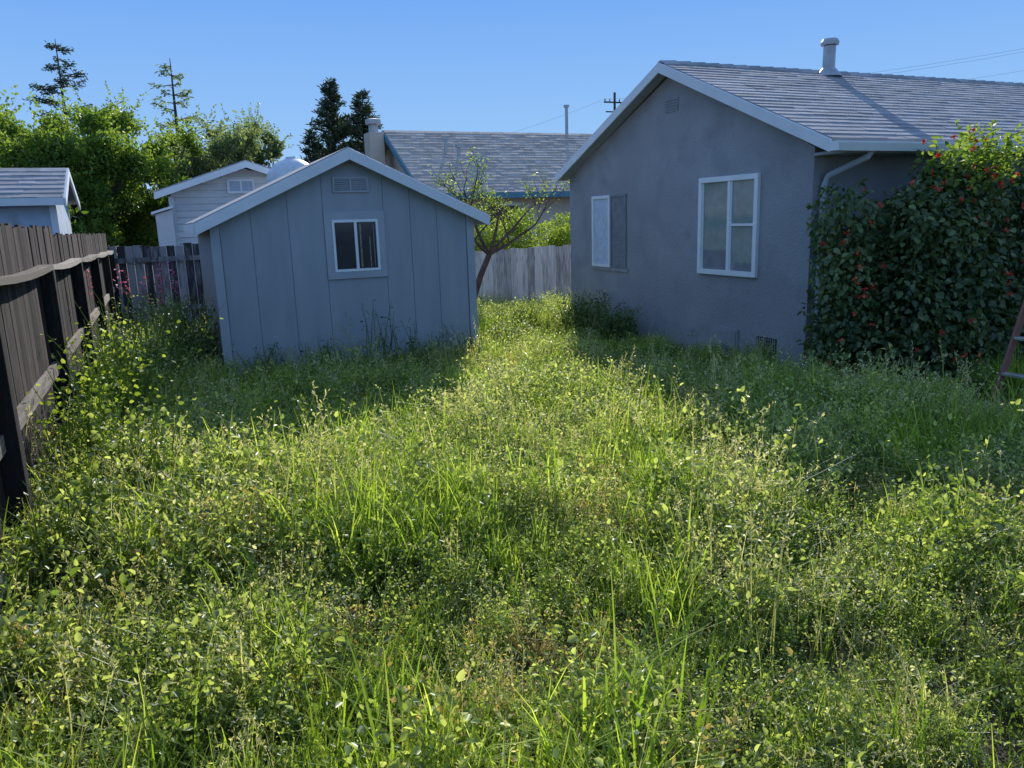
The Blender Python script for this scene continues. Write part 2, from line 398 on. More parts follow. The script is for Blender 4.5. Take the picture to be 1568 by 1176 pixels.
m = MB()
for k in range(9): m.box(hx0 - .016, hx0 - .011, 6.69 + k * .036, 6.694 + k * .036 + .002, .06, .26)
for k in range(5): m.box(hx0 - .018, hx0 - .0165, 6.68, 7.0, .07 + k * .042, .073 + k * .042)
m.make('foundation_vent_mesh', M_metal, house)
m = MB()
for k in range(5): m.box(hx0 - .012, hx0, 8.60, 8.88, 3.0 + k * .035, 3.018 + k * .035)
m.make('gable_vent', M_stucco, house)

# ------------------------------------------------------------------ fences
f = empty('wooden_fence')
fx = -.86
m = MB(); y = -2.0
while y < 15.9:
    w = random.uniform(.13, .15); h = 1.78 - .06 * (y > 8) - .004 * max(0, y) + random.uniform(-.015, .015)
    tx = random.uniform(-.006, .006)
    m.hexa([(fx - .02, y, -.3), (fx, y, -.3), (fx, y + w - .006, -.3), (fx - .02, y + w - .006, -.3),
            (fx - .02 + tx, y, h), (fx + tx, y, h), (fx + tx, y + w - .006, h), (fx - .02 + tx, y + w - .006, h)], random.random()); y += w
m.make('boards', M_fence, f)
m = MB()
posts = [-.3, 2.1, 4.5, 6.9, 9.3, 11.7, 14.1, 15.7]
for k, yp in enumerate(posts):
    m.box(fx + .002, fx + .10, yp - .05, yp + .05, -.3, 1.46 - .012 * max(0, yp - 4), random.uniform(0, .3))
m.make('posts', M_fence, f, bevel=.005)
m = MB()
for k in range(len(posts) - 1):
    a, c = posts[k], posts[k + 1]
    for (z, w, xa, xb, ov) in ((1.50, .04, fx + .002, fx + .10, 1), (.72, .09, fx + .002, fx + .04, 0), (.18, .09, fx + .002, fx + .04, 0)):
        za = z - .012 * max(0, a - 4) * (z > 1); zc = z - .012 * max(0, c - 4) * (z > 1)
        ya, yc = (a + .002, c - .002) if ov else (a + .052, c - .052)
        pts = 4; vv = random.random()
        for q in range(pts):
            t0, t1 = q / pts, (q + 1) / pts
            s0, s1 = -.025 * math.sin(math.pi * t0) * ov, -.025 * math.sin(math.pi * t1) * ov
            y0_, y1_ = ya + (yc - ya) * t0, ya + (yc - ya) * t1
            z0_, z1_ = za + (zc - za) * t0 + s0, za + (zc - za) * t1 + s1
            m.hexa([(xa, y0_, z0_ - w), (xb, y0_, z0_ - w), (xb, y1_, z1_ - w), (xa, y1_, z1_ - w), (xa, y0_, z0_), (xb, y0_, z0_), (xb, y1_, z1_), (xa, y1_, z1_)], vv)
m.make('rails', M_rail, f)

f = empty('wooden_fence')
m = MB(); x = fx + .02
while x < 4.2:
    w = random.uniform(.13, .16); h = 1.42 + random.uniform(-.03, .03)
    m.box(x, x + w - .01, 15.82, 15.84, -.5, h, random.random()); x += w
m.make('boards', M_fdark, f)
m = MB(); m.box(fx, 4.2, 15.78, 15.815, 1.12, 1.21); m.box(fx, 4.2, 15.78, 15.815, .2, .29)
m.make('rails', M_fdark, f)
f = empty('wooden_fence')
m = MB(); x = 4.22
while x < 9:
    w = random.uniform(.13, .2); h = 1.02 + .012 * (x - 4) + random.uniform(-.02, .02)
    m.box(x, x + w - .012, 15.6 + random.uniform(-.01, .01), 15.62, -.5, h, random.uniform(.3, 1)); x += w
m.make('boards', M_fgrey, f)
m = MB(); m.box(4.2, 9, 15.63, 15.67, .8, .88); m.box(6.0, 6.09, 15.64, 15.72, -.4, 1.0); m.make('rails', M_rail, f)

# ------------------------------------------------------------------ neighbours' buildings
nb = empty('neighbour_house')
m = MB(); m.prism([(22.9, -.5), (30, -.5), (30, 2.5), (26.4, 4.55), (22.9, 2.5)], 'x', 7.6, 24); m.make('walls', M_beige, nb)
m = MB(); course_roof(m, 7.3, 24.3, 26.4, 4.74, 22.4, 2.5, 22, .015); course_roof(m, 7.3, 24.3, 26.4, 4.74, 30.4, 2.5, 10, .02); m.make('shingle_roof', M_roof2, nb)
m = MB()
for (ya, za, yc, zc) in ((22.4, 2.5, 26.4, 4.74), (26.4, 4.74, 30.4, 2.5)):
    m.prism([(ya, za - .2), (yc, zc - .2), (yc, zc - .01), (ya, za - .01)], 'x', 7.25, 7.297)
m.box(7.25, 24.3, 22.33, 22.39, 2.33, 2.5); m.make('trim', M_teal, nb)
m = MB(); m.box(6.75, 7.24, 26.1, 26.9, 2.2, 4.65); m.make('chimney', M_beige, nb, bevel=.02)
m = MB(); m.tube([(7.0, 26.5, 4.6), (7.0, 26.5, 4.92)], .16, 12); m.tube([(7.0, 26.5, 4.93), (7.0, 26.5, 5.08), (7., 26.5, 5.12)], [.26, .26, .1], 12)
for (x, y, h) in ((9.0, 25.0, .35), (9.3, 24.6, .3), (14.2, 26.2, 1.0)):
    z = 4.74 - (26.4 - y) * .56
    m.tube([(x, y, z - .1), (x, y, z + h)], .06, 8); m.tube([(x, y, z + h), (x, y, z + h + .08)], .11, 8)
m.box(9.7, 10.2, 24.3, 24.7, 3.5, 3.75)
m.make('roof_vents', M_metal, nb)
m = MB(); m.box(9.6, 10.6, 22.86, 22.9, 1.2, 2.1); m.make('window', M_glass, nb)
m = MB(); m.box(9.5, 10.7, 22.87, 22.895, 1.1, 1.195); m.box(9.5, 10.7, 22.87, 22.895, 2.105, 2.2); m.make('window_trim', M_white, nb)

ws = empty('white_clapboard_shed')
m = MB(); m.prism([(.35, -.4), (3.6, -.4), (3.6, 2.45), (1.97, 3.0), (.35, 2.45)], 'y', 19.03, 22); m.make('core', M_wsid, ws)
m = MB(); z = .5
while z < 2.95:
    hw = 1.6 if z < 2.42 else 1.6 * (3.0 - z) / .56
    if hw < .1: break
    m.hexa([(1.97 - hw, 19.0, z), (1.97 + hw, 19.0, z), (1.97 + hw, 19.03, z), (1.97 - hw, 19.03, z), (1.97 - hw, 19.02, z + .14), (1.97 + hw, 19.02, z + .14), (1.97 + hw, 19.03, z + .14), (1.97 - hw, 19.03, z + .14)], random.random()); z += .145
m.box(.3, .42, 18.975, 19.0, -.2, 2.4); m.make('siding', M_wsid, ws)
m = MB(); gable_roof_y(m, .02, 1.97, 3.92, 2.46, 3.12, 18.7, 22.2, .05); m.make('roof', M_roof, ws)
m = MB()
for (a, za, c, zc) in ((.02, 2.46, 1.97, 3.12), (1.97, 3.12, 3.92, 2.46)):
    m.prism([(a, za - .12), (c, zc - .12), (c, zc + .02), (a, za + .02)], 'y', 18.66, 18.697)
m.box(1.55, 2.15, 18.96, 18.99, 2.45, 2.50); m.box(1.55, 2.15, 18.96, 18.99, 2.72, 2.77); m.box(1.55, 1.6, 18.96, 18.99, 2.5, 2.72); m.box(2.1, 2.15, 18.96, 18.99, 2.5, 2.72); m.box(1.83, 1.87, 18.96, 18.99, 2.5, 2.72)
m.make('trim', M_white, ws)
m = MB(); m.box(1.6, 2.1, 18.97, 18.985, 2.5, 2.72); m.make('vent_window', M_lblue, ws)
m = MB(); m.prism([(.0, -.3), (.34, -.3), (.34, 2.12), (.0, 2.02)], 'y', 18.6, 21); m.make('lean_to', M_wsid, ws)
m = MB(); m.prism([(-.08, 2.02), (.36, 2.15), (.36, 2.2), (-.08, 2.07)], 'y', 18.5, 21.1); m.make('lean_to_roof', M_white, ws)

ls = empty('blue_grey_shed')
m = MB(); m.prism([(12.9, -.4), (14.7, -.4), (14.7, 2.12), (13.8, 2.5), (12.9, 2.12)], 'x', -5, -1.28); m.make('walls', M_lblue, ls)
m = MB(); course_roof(m, -5.2, -1.15, 13.8, 2.66, 12.7, 2.18, 7, .014); course_roof(m, -5.2, -1.15, 13.8, 2.66, 14.9, 2.18, 5, .014); m.make('shingle_roof', M_roof, ls)
m = MB()
for (ya, za, yc, zc) in ((12.7, 2.18, 13.8, 2.66), (13.8, 2.66, 14.9, 2.18)):
    m.prism([(ya, za - .12), (yc, zc - .12), (yc, zc - .0), (ya, za - .0)], 'x', -1.148, -1.12)
m.box(-5.2, -1.15, 12.67, 12.697, 2.08, 2.18); m.box(-1.36, -1.27, 12.87, 12.897, -.2, 2.08); m.make('trim', M_fascia, ls)

m = MB(); cx, cy = 2.8, 17.6; R = .58
prof = [(R, -.3), (R, 1.0), (R + .02, 1.02), (R, 1.05), (R, 2.55)] + [(R * math.cos(a), 2.55 + R * .98 * math.sin(a)) for a in np.linspace(.12, 1.45, 9)]
m.tube([(cx, cy, z) for r, z in prof], [r for r, z in prof], 28)
m.tube([(cx, cy, 3.05), (cx, cy, 3.14)], .12, 14)
m.make('water_tank', M_tank, smooth=True)

# ------------------------------------------------------------------ ladder, pad, brick edging
ld = empty('step_ladder')
H = 1.75
def beam(m, a, b_, wx, wy):
    a = Vector(a); b_ = Vector(b_)
    m.hexa([(a.x - wx, a.y - wy, a.z), (a.x + wx, a.y - wy, a.z), (a.x + wx, a.y + wy, a.z), (a.x - wx, a.y + wy, a.z),
            (b_.x - wx, b_.y - wy, b_.z), (b_.x + wx, b_.y - wy, b_.z), (b_.x + wx, b_.y + wy, b_.z), (b_.x - wx, b_.y + wy, b_.z)])
fa, fb, ta, tb = (6.32, 4.14), (6.32, 3.60), (6.80, 4.04), (6.80, 3.70)
g0 = -.02
m = MB(); beam(m, (*fa, g0), (*ta, H), .035, .012); beam(m, (*fb, g0), (*tb, H), .035, .012)
beam(m, (7.45, 4.14, g0), (6.9, 4.04, H), .02, .012); beam(m, (7.45, 3.60, g0), (6.9, 3.70, H), .02, .012); m.make('rails', M_ladder, ld)
m = MB()
for k in range(1, 6):
    t = k * .3 / H; x = 6.32 + .48 * t; ya = 3.60 + .1 * t + .013; yc = 4.14 - .1 * t - .013
    m.box(x - .04, x + .04, ya, yc, k * .3 - .025, k * .3)
for z in (.35, 1.1):
    t = z / H; x = 7.45 - .55 * t; m.box(x - .01, x + .01, 3.62 + .1 * t, 4.12 - .1 * t, z, z + .03)
m.box(6.74, 6.97, 3.66, 4.08, H, H + .04); m.make('steps', M_alu, ld, bevel=.003)
m = MB()
for (a, c, d, e) in ((5.85, 6.6, 3.35, 4.3), (6.63, 7.3, 3.35, 4.3), (7.33, 8.1, 3.35, 4.3)): m.box(a, c, d, e, -.08, .0 + random.uniform(0, .01))
m.make('paving_slabs', M_conc, bevel=.01)
m = MB()
path = [(6.12, 5.95), (6.12, 5.4), (6.35, 4.95), (6.8, 4.72), (7.6, 4.62), (11, 4.6)]
for k in range(len(path) - 1):
    a, c = Vector(path[k]), Vector(path[k + 1]); Ln = (c - a).length; d = (c - a) / Ln; n = Vector((-d.y, d.x)); s = 0
    while s < Ln - .1:
        p, q = a + d * s, a + d * min(s + .2, Ln)
        h = .075 + random.uniform(-.01, .015)
        m.hexa([(*(p - n * .05), -.2), (*(q - n * .05), -.2), (*(q + n * .05), -.2), (*(p + n * .05), -.2), (*(p - n * .05), h), (*(q - n * .05), h), (*(q + n * .05), h), (*(p + n * .05), h)], random.random()); s += .212
m.make('brick_edging', M_brick, bevel=.004)

up = empty('utility_pole')
m = MB()
m.tube([(38.5, 62, -.5), (38.5, 62, 12.4)], [.16, .11], 8)
m.box(37.4, 39.6, 61.95, 62.05, 11.5, 11.62); m.box(37.6, 39.4, 61.95, 62.05, 10.7, 10.8)
for dx in (-1, -.5, .5, 1): m.tube([(38.5 + dx, 62, 11.62), (38.5 + dx, 62, 11.85)], .05, 6)
m.make('pole', M_bark, up)
m = MB()
for (a, b_) in (((37.5, 62, 11.8), (26, 95, 9)), ((39.5, 62, 11.8), (60, 30, 12.5)), ((37.5, 62, 11.8), (58, 28, 12.3)), ((39.5, 62, 10.8), (60, 30, 11.2))):
    A, B = Vector(a), Vector(b_); pts = [A.lerp(B, t) - Vector((0, 0, .8 * 4 * t * (1 - t))) for t in np.linspace(0, 1, 12)]
    m.tube(pts, .008, 4)
m.make('wires', M_metal, up)

# ------------------------------------------------------------------ trees
def crown_leaves(centers, radii, n, size, ratio=.5, shell=.55, droop=0.0, squash=.8):
    k = len(centers); w = radii ** 2; w = w / w.sum()
    c = rng.choice(k, n, p=w); d = rnd_dirs(n)
    rr = radii[c] * (shell + (1 - shell) * rng.uniform(0, 1, n)) * rng.uniform(.75, 1.12, n)
    P = centers[c] + d * rr[:, None] * np.array([1, 1, squash])
    D = rnd_dirs(n); D = norm(D + d * .6 + np.array([0, 0, -droop])); N = rnd_dirs(n, .5)
    L = size * rng.uniform(.6, 1.3, n)
    V, F = leaves(P, D, N, L, L * ratio)
    cv = rng.uniform(.15, .85, k)
    v = np.clip(cv[c] * .6 + rng.uniform(0, .4, n), 0, 1)
    return V, F, np.repeat(v, 6)

def broad_tree(name, x, y, top, spread, nclump=26, nleaf=9000, size=.16, mat=None, trunk=.14, low=1.2, rc=(.35, .75), nspr=40):
    o = empty(name)
    cz = (top + low) / 2; hz = (top - low) / 2
    cs, rs = [], []
    while len(cs) < nclump:
        p = rng.uniform(-1, 1, 3)
        q = np.linalg.norm(p)
        if q > 1 or (q < .35 and random.random() < .7): continue
        r = rng.uniform(*rc) * (1.15 - .45 * q)
        cs.append([x + p[0] * (spread - r * .5), y + p[1] * (spread - r * .5), cz + p[2] * (hz - r * .4)]); rs.append(r)
    cs = np.array(cs); rs = np.array(rs)
    V, F, v = crown_leaves(cs, rs, nleaf, size, shell=.3)
    ii = rng.choice(nclump, nspr * 2); d = rnd_dirs(len(ii), 1.0)
    st = cs[ii] + d * rs[ii][:, None] * .8
    kk = 12; Ls = rng.uniform(.3, .8, len(ii))
    P = np.repeat(st, kk, 0) + np.repeat(d * Ls[:, None], kk, 0) * np.tile(np.linspace(0, 1, kk), len(ii))[:, None] + rng.normal(0, .02, (kk * len(ii), 3))
    V2, F2 = leaves(P, rnd_dirs(len(P), .5), rnd_dirs(len(P)), np.full(len(P), size), np.full(len(P), size * .5))
    V, F, v = join([(V, F, v), (V2, F2, np.full(len(V2), .7))])
    obj('foliage', fast_mesh(name + '_foliage', V, F, mat, v), o)
    m = MB(); fork = Vector((x, y, low + .3)); m.tube([(x, y, -.5), (x + .05, y, low * .5), fork], [trunk, trunk * .8, trunk * .65], 8)
    for c, r in zip(cs, rs):
        c = Vector(c); mid = fork.lerp(c, .5) + Vector((random.uniform(-.15, .15), random.uniform(-.15, .15), .1))
        m.tube([fork, mid, c, c + (c - mid).normalized() * r * .8], [trunk * .4, trunk * .22, trunk * .1, .006], 5)
    m.make('trunk_and_limbs', M_bark, o)
    return o

broad_tree('broadleaf_tree', -4.6, 24.5, 5.7, 2.7, 44, 34000, .105, G_tree, .2, .4, (.4, .85), 80)
broad_tree('broadleaf_tree', -1.9, 22.5, 5.0, 2.0, 40, 28000, .10, G_tree, .18, .4, (.35, .8), 80)
broad_tree('broadleaf_tree', -.1, 24.0, 5.2, 1.9, 40, 26000, .10, G_tree, .16, .4, (.35, .75), 80)
broad_tree('broadleaf_tree', -2.9, 28.0, 6.0, 2.6, 40, 22000, .12, G_tree, .16, .4, (.4, .8), 60)
broad_tree('broadleaf_tree', 2.0, 27.0, 5.6, 1.9, 34, 17000, .11, G_tree2, .12, 1.0, (.25, .6), 110)
broad_tree('broadleaf_tree', 3.9, 33.0, 5.6, 1.7, 28, 14000, .12, G_tree2, .12, 1.2, (.3, .65), 90)
broad_tree('broadleaf_tree', -7.5, 26, 6.5, 3.0, 36, 22000, .13, G_tree, .2, .6, (.5, 1.0))
broad_tree('broadleaf_tree', 1.2, 30.0, 5.0, 2.0, 28, 16000, .12, G_tree, .12, .6, (.4, .8), 60)

def conifer(name, x, y, top, base_r, low=.8, dens=1.0, sparse=False, mat=None):
    o = empty(name); m = MB(); m.tube([(x, y, -.5), (x, y, top * .6), (x + .03, y, top)], [.16, .08, .012], 7)
    Ps, Ds, Ls = [], [], []
    z = low
    while z < top - .1:
        f_ = (top - z) / (top - low); nb_ = random.randint(4, 6) if not sparse else random.randint(2, 4)
        for _ in range(nb_):
            a = random.uniform(0, 6.28); Ln = base_r * (f_ ** (.85 if not sparse else .6)) * random.uniform(.55, 1.15) + .06
            up_ = random.uniform(.15, .6) if not sparse else random.uniform(-.1, .3)
            d = Vector((math.cos(a), math.sin(a), up_)); p0 = Vector((x, y, z)); pts = [p0, p0 + d * Ln * .5 + Vector((0, 0, -.03)), p0 + d * Ln + Vector((0, 0, .05 * Ln))]
            m.tube(pts, [.02, .012, .004], 4)
            nn = int((40 if not sparse else 22) * dens * (Ln / .8) + 8)
            for q in range(nn):
                t = random.uniform(.12, 1) if not sparse else random.uniform(.35, 1)
                c = p0 + d * Ln * t + Vector((random.gauss(0, .07), random.gauss(0, .07), random.gauss(-.03, .06)))
                Ps.append(tuple(c)); Ds.append(tuple(d * .8 + Vector((random.gauss(0, .6), random.gauss(0, .6), random.gauss(-.25 if sparse else .1, .35))))); Ls.append(random.uniform(.10, .2))
        z += random.uniform(.12, .2) if not sparse else random.uniform(.2, .36)
    Ps = np.array(Ps); Ls = np.array(Ls)
    V, F = leaves(Ps, np.array(Ds), rnd_dirs(len(Ps)), Ls, Ls * .28)
    obj('foliage', fast_mesh(name + '_needles', V, F, mat, np.repeat(rng.uniform(0, 1, len(Ps)), 6)), o)
    m.make('trunk_and_limbs', M_bark, o)

conifer('fir_tree', 6.75, 31.8, 7.2, 2.0, .8, 1.7, mat=G_fir)
conifer('fir_tree', 7.95, 31.6, 6.85, 1.8, .8, 1.7, mat=G_fir)
conifer('fir_tree', 6.0, 32.4, 5.4, 1.5, .8, 1.3, mat=G_fir)
conifer('sparse_cedar_tree', -3.0, 39, 9.6, 2.0, 3, 1.8, sparse=True, mat=G_fir)
conifer('sparse_cedar_tree', 1.1, 32.3, 7.8, 1.5, 3, .8, sparse=True, mat=G_tree2)

cs, rs = [], []
for _ in range(60):
    cs.append([random.uniform(7.0, 10.6), random.uniform(17.8, 19.2), random.uniform(.3, 1.75)]); rs.append(random.uniform(.25, .5))
V, F, v = crown_leaves(np.array(cs), np.array(rs), 16000, .075, shell=.4)
obj('hedge', fast_mesh('hedge', V, F, G_hedge, v))
cs = [[random.uniform(-14, -2), random.uniform(17.5, 20), random.uniform(.3, 2.6)] for _ in range(50)]; rs = rng.uniform(.4, .8, 50)
V, F, v = crown_leaves(np.array(cs), rs, 16000, .12, shell=.5)
obj('hedge', fast_mesh('hedge', V, F, G_tree, v))
cs, rs = [], []
for x in np.arange(-60, 80, 1.6):
    for _ in range(2):
        cs.append([x + random.uniform(-1, 1), 62 + random.uniform(-2, 2) - x * .15, random.uniform(.3, 3.4)]); rs.append(random.uniform(1.0, 1.9))
V, F, v = crown_leaves(np.array(cs), np.array(rs), 26000, .45, shell=.6)
obj('distant_tree_line', fast_mesh('distant_tree_line', V, F, G_tree, v))

# plum tree behind shed
pt = empty('plum_tree'); m = MB(); twigends = []
def branch(p, d, L_, r, depth):
    n = 4; pts = [p]; rr = [r]
    for k in range(n):
        d = (d + Vector((random.gauss(0, .16), random.gauss(0, .16), random.gauss(.03, .1)))).normalized()
        p = p + d * L_ / n; pts.append(p); rr.append(r * (1 - .4 * (k + 1) / n))
        if depth <= 1: twigends.append(p.copy())
    m.tube(pts, rr, 6 if depth > 2 else 4)
    if depth == 0: return
    for _ in range(random.randint(2, 3)):
        e = Vector((random.gauss(0, 1), random.gauss(0, .8), random.uniform(-.1, .9))).normalized()
        branch(pts[random.randint(2, 4)], (d * .7 + e * .8).normalized(), L_ * random.uniform(.55, .8), max(r * .5, .005), depth - 1)
base = Vector((5.25, 13.6, -.3))
m.tube([base, base + Vector((.05, 0, .5)), base + Vector((.22, 0, .95)), base + Vector((.42, .0, 1.35))], [.08, .065, .06, .055], 8)
top = base + Vector((.42, 0, 1.35))
for d in ((.9, 0, .35), (-.5, .1, .9), (.35, -.1, 1), (-.9, 0, .7), (.7, .3, .7)):
    branch(top, Vector(d).normalized(), .95, .035, 3)
m.make('trunk_and_limbs', M_twig, pt)
te = np.array([tuple(t) for t in twigends]); te = te[rng.choice(len(te), min(len(te), 330), replace=False)]
P = np.repeat(te, 4, 0) + rng.normal(0, .05, (len(te) * 4, 3)); n = len(P)
V, F = leaves(P, rnd_dirs(n), rnd_dirs(n), rng.uniform(.03, .06, n), rng.uniform(.015, .03, n))
obj('foliage', fast_mesh('plum_leaves', V, F, G_hedge, np.repeat(rng.uniform(.1, .9, n), 6)), pt)

# big flowering shrub against house side
sh = empty('flowering_shrub')
cs, rs = [], []
def addc(x, y, z, r): cs.append([x, y, z]); rs.append(r)
for _ in range(150):
    x = random.uniform(6.6, 11.0); tp = 1.85 if x < 7.0 else 1.98
    z = random.uniform(.2, tp - .2); y = random.uniform(5.15, 5.85)
    if x < 7 : y = max(y, 5.35)
    addc(x, y, z, random.uniform(.2, .42))
for z in np.arange(.2, 1.72, .13): addc(6.26 + random.uniform(-.06, .06) - .09 * math.sin(z * 2), 5.72 + random.uniform(-.12, .08), z, random.uniform(.2, .34))
for _ in range(14): addc(random.uniform(7.0, 7.6), random.uniform(5.3, 5.65), random.uniform(1.8, 2.1), random.uniform(.14, .24))
for _ in range(12): addc(random.uniform(8, 10.5), random.uniform(5.2, 5.65), random.uniform(1.7, 1.95), random.uniform(.2, .3))
for _ in range(30): addc(random.uniform(6.5, 10.5), random.uniform(4.95, 5.15), random.uniform(.3, 1.6), random.uniform(.14, .24))
for x_ in np.arange(6.45, 9.5, .2): addc(x_ + random.uniform(-.1, .1), random.uniform(5.0, 5.4), random.uniform(.1, .3), random.uniform(.18, .28))
cs = np.array(cs); rs = np.array(rs)
n = 60000; c = rng.choice(len(cs), n, p=rs ** 2 / (rs ** 2).sum()); d = rnd_dirs(n)
P = cs[c] + d * (rs[c] * rng.uniform(.7, 1.12, n))[:, None]
P[:, 1] = np.minimum(P[:, 1], np.where(P[:, 0] > 6.25, 6.22, P[:, 1]))
D = norm(d * .5 + rng.normal(0, .5, (n, 3)) + np.array([0, 0, -.55])); N = norm(d + rng.normal(0, .5, (n, 3)) + np.array([0, 0, .3]))
L_ = rng.uniform(.04, .09, n); V, F = leaves(P, D, N, L_, L_ * .65)
v = np.clip(rng.uniform(0, .75, n) + rng.uniform(-.1, .4, len(cs))[c], 0, 1)
obj('foliage', fast_mesh('shrub_leaves', V, F, G_shrub, np.repeat(v, 6)), sh)
k = 90; Ps = []; Ds = []
for _ in range(k):
    p = Vector((random.choice([random.uniform(7.0, 7.6), random.uniform(7.0, 10.5)]), random.uniform(5.0, 5.6), random.uniform(1.8, 2.1))); d = Vector((random.gauss(0, .4), random.gauss(-.2, .4), 1)).normalized()
    for q in range(14):
        Ps.append(tuple(p + d * q * .03)); Ds.append((random.gauss(0, 1), random.gauss(0, 1), random.uniform(0, 1)))
V, F = leaves(np.array(Ps), np.array(Ds), rnd_dirs(len(Ps), .5), rng.uniform(.04, .08, len(Ps)), rng.uniform(.025, .04, len(Ps)))
obj('young_shoots', fast_mesh('shrub_shoots', V, F, G_tree, np.repeat(rng.uniform(.4, 1, len(Ps)), 6)), sh)
cc_ = cs[rng.choice(len(cs), 900)]; dd_ = norm(rnd_dirs(900) + np.array([-.25, -.9, 0])); Pf = cc_ + dd_ * .37
# keep blossoms on the outer skin only
dist = np.sqrt(((Pf[:, None, :] - cs[None]) ** 2).sum(-1)) - rs[None] * .98
Pf = Pf[dist.min(1) > 0][:170]
Pf = np.repeat(Pf, 6, 0); V, F = leaves(Pf, rnd_dirs(len(Pf)), rnd_dirs(len(Pf)), np.full(len(Pf), .036), np.full(len(Pf), .024))
obj('flowers', fast_mesh('shrub_flowers', V, F, G_flower, np.repeat(rng.uniform(0, 1, len(Pf)), 6)), sh)
m = MB()
for _ in range(40):
    x = random.uniform(6.5, 10.5); m.tube([(x, 5.6, -.1), (x + random.uniform(-.2, .2), 5.5, .7), (x + random.uniform(-.4, .4), random.uniform(5.2, 5.8), 1.6)], [.03, .02, .008], 5)
m.make('stems', M_bark, sh)

def weed_clump(name, x, y, r, h, nst, lsize, mat, lps=16, lean=.35, v0=.2, v1=1.0, flowers=None):
    o = empty(name); m = MB(); Ps, Ds, Ls = [], [], []; fl = []
    for _ in range(nst):
        a = random.uniform(0, 6.28); q = r * math.sqrt(random.random()) * .6; hh = h * random.uniform(.45, 1)
        bx, by = x + q * math.cos(a), y + q * math.sin(a); g = float(gz(bx, by))
        dx, dy = lean * random.gauss(0, 1) * hh * .6, lean * random.gauss(0, 1) * hh * .6
        pts = [Vector((bx + dx * t * t, by + dy * t * t, g + hh * t)) for t in (0, .33, .66, 1)]
        m.tube(pts, [.006, .005, .004, .002], 4)
        for k in range(lps):
            t = random.uniform(.12, 1); c = Vector((bx + dx * t * t, by + dy * t * t, g + hh * t))
            e = Vector((random.gauss(0, 1), random.gauss(0, 1), random.uniform(-.2, .8))).normalized()
            Ps.append(tuple(c + e * random.uniform(.01, .07))); Ds.append(tuple(e)); Ls.append(lsize * random.uniform(.5, 1.2) * (1.15 - .5 * t))
        fl.append((hh, pts[-1]))
    m.make('stems', G_leaf, o)
    Ls = np.array(Ls); n = len(Ls); V, F = leaves(np.array(Ps), np.array(Ds), rnd_dirs(n, .9), Ls, Ls * .75)
    obj('foliage', fast_mesh(name + '_leaves', V, F, mat, np.repeat(rng.uniform(v0, v1, n), 6)), o)
    if flowers:
        fl.sort(key=lambda t: -t[0])
        Pf = np.array([tuple(p + Vector((random.gauss(0, .012), random.gauss(0, .012), .16 - .018 * k))) for h_, p in fl[:9] for k in range(16)])
        V, F = leaves(Pf, rnd_dirs(len(Pf), .5), rnd_dirs(len(Pf)), np.full(len(Pf), .034), np.full(len(Pf), .018))
        obj('flowers', fast_mesh(name + '_flowers', V, F, flowers, np.repeat(rng.uniform(0, 1, len(Pf)), 6)), o)
for (x, y, r, h, ns) in ((-.55, 5.6, .4, .95, 60), (-.35, 6.6, .45, 1.1, 80), (-.5, 7.4, .4, 1.1, 60), (-.25, 5.0, .35, .75, 50), (-.55, 4.2, .3, .6, 40)):
    weed_clump('mallow_weed', x, y, r, h, ns, .055, G_hedge if y > 5.5 else G_leaf, flowers=None)
weed_clump('mallow_weed', -.3, 7.9, .45, 1.2, 80, .03, G_dry, 28, .3)
weed_clump('sage_plant', -.1, 8.5, .4, 1.3, 40, .04, G_leaf, 16, .3, flowers=G_pink)
weed_clump('leafy_shrub', .25, 9.6, .5, 1.05, 60, .06, G_shrub, 20)
weed_clump('leafy_shrub', .1, 11.2, .6, 1.0, 60, .06, G_shrub, 20)
weed_clump('leafy_shrub', 5.75, 10.1, .6, .75, 100, .05, G_shrub, 24)
weed_clump('leafy_shrub', 5.8, 9.3, .5, .6, 80, .05, G_shrub, 22)
weed_clump('mallow_weed', 4.3, 9.6, .5, .5, 90, .05, G_leaf, 14)
weed_clump('mallow_weed', 4.9, 10.8, .6, .55, 100, .05, G_hedge, 14)
weed_clump('mallow_weed', 4.1, 11.6, .5, .55, 80, .05, G_hedge, 14)
weed_clump('tall_weed', 2.2, 8.75, .3, .95, 14, .035, G_shrub, 16, .25)
weed_clump('tall_weed', 2.5, 8.6, .3, .7, 16, .035, G_shrub, 16, .25)
for xx in (.9, 1.5, 3.0, 3.3): weed_clump('tall_weed', xx, 8.7, .35, random.uniform(.4, .6), 26, .035, G_shrub, 14, .3)

# ------------------------------------------------------------------ grass / weeds: patch library + scatter
MATS = [G_grass, G_leaf, G_dry, G_flower, G_tan]
def t_grass(n, h0, h1, w, lean, spr): V, F, v, *_ = blades(n, h0, h1, w, lean, spr); return V, F, v
def t_leafy(ns, lps, h0, h1, spr, ls, lean=.8):
    V, F, v, base, h, l, d = blades(ns, h0, h1, .0035, lean, spr, 3)
    s = rng.uniform(.2, 1, (ns, lps))
    c = base[:, None, :] + d[:, None, :] * (h[:, None] * l[:, None] * s ** 2)[..., None] + np.array([0, 0, 1.]) * (h[:, None] * (s - .35 * l[:, None] * s ** 3))[..., None]
    c = c.reshape(-1, 3); n = len(c); e = rnd_dirs(n, .35); c = c + e * rng.uniform(.003, .022, n)[:, None]
    Ls = ls * rng.uniform(.5, 1.25, n); V2, F2 = leaves(c, e, rnd_dirs(n, .8), Ls, Ls * .6)
    v2 = np.repeat(rng.uniform(0, .6, n), 6) + np.repeat(s.ravel() ** 2, 6) * .4
    return join([(V, F, v), (V2, F2, v2)])
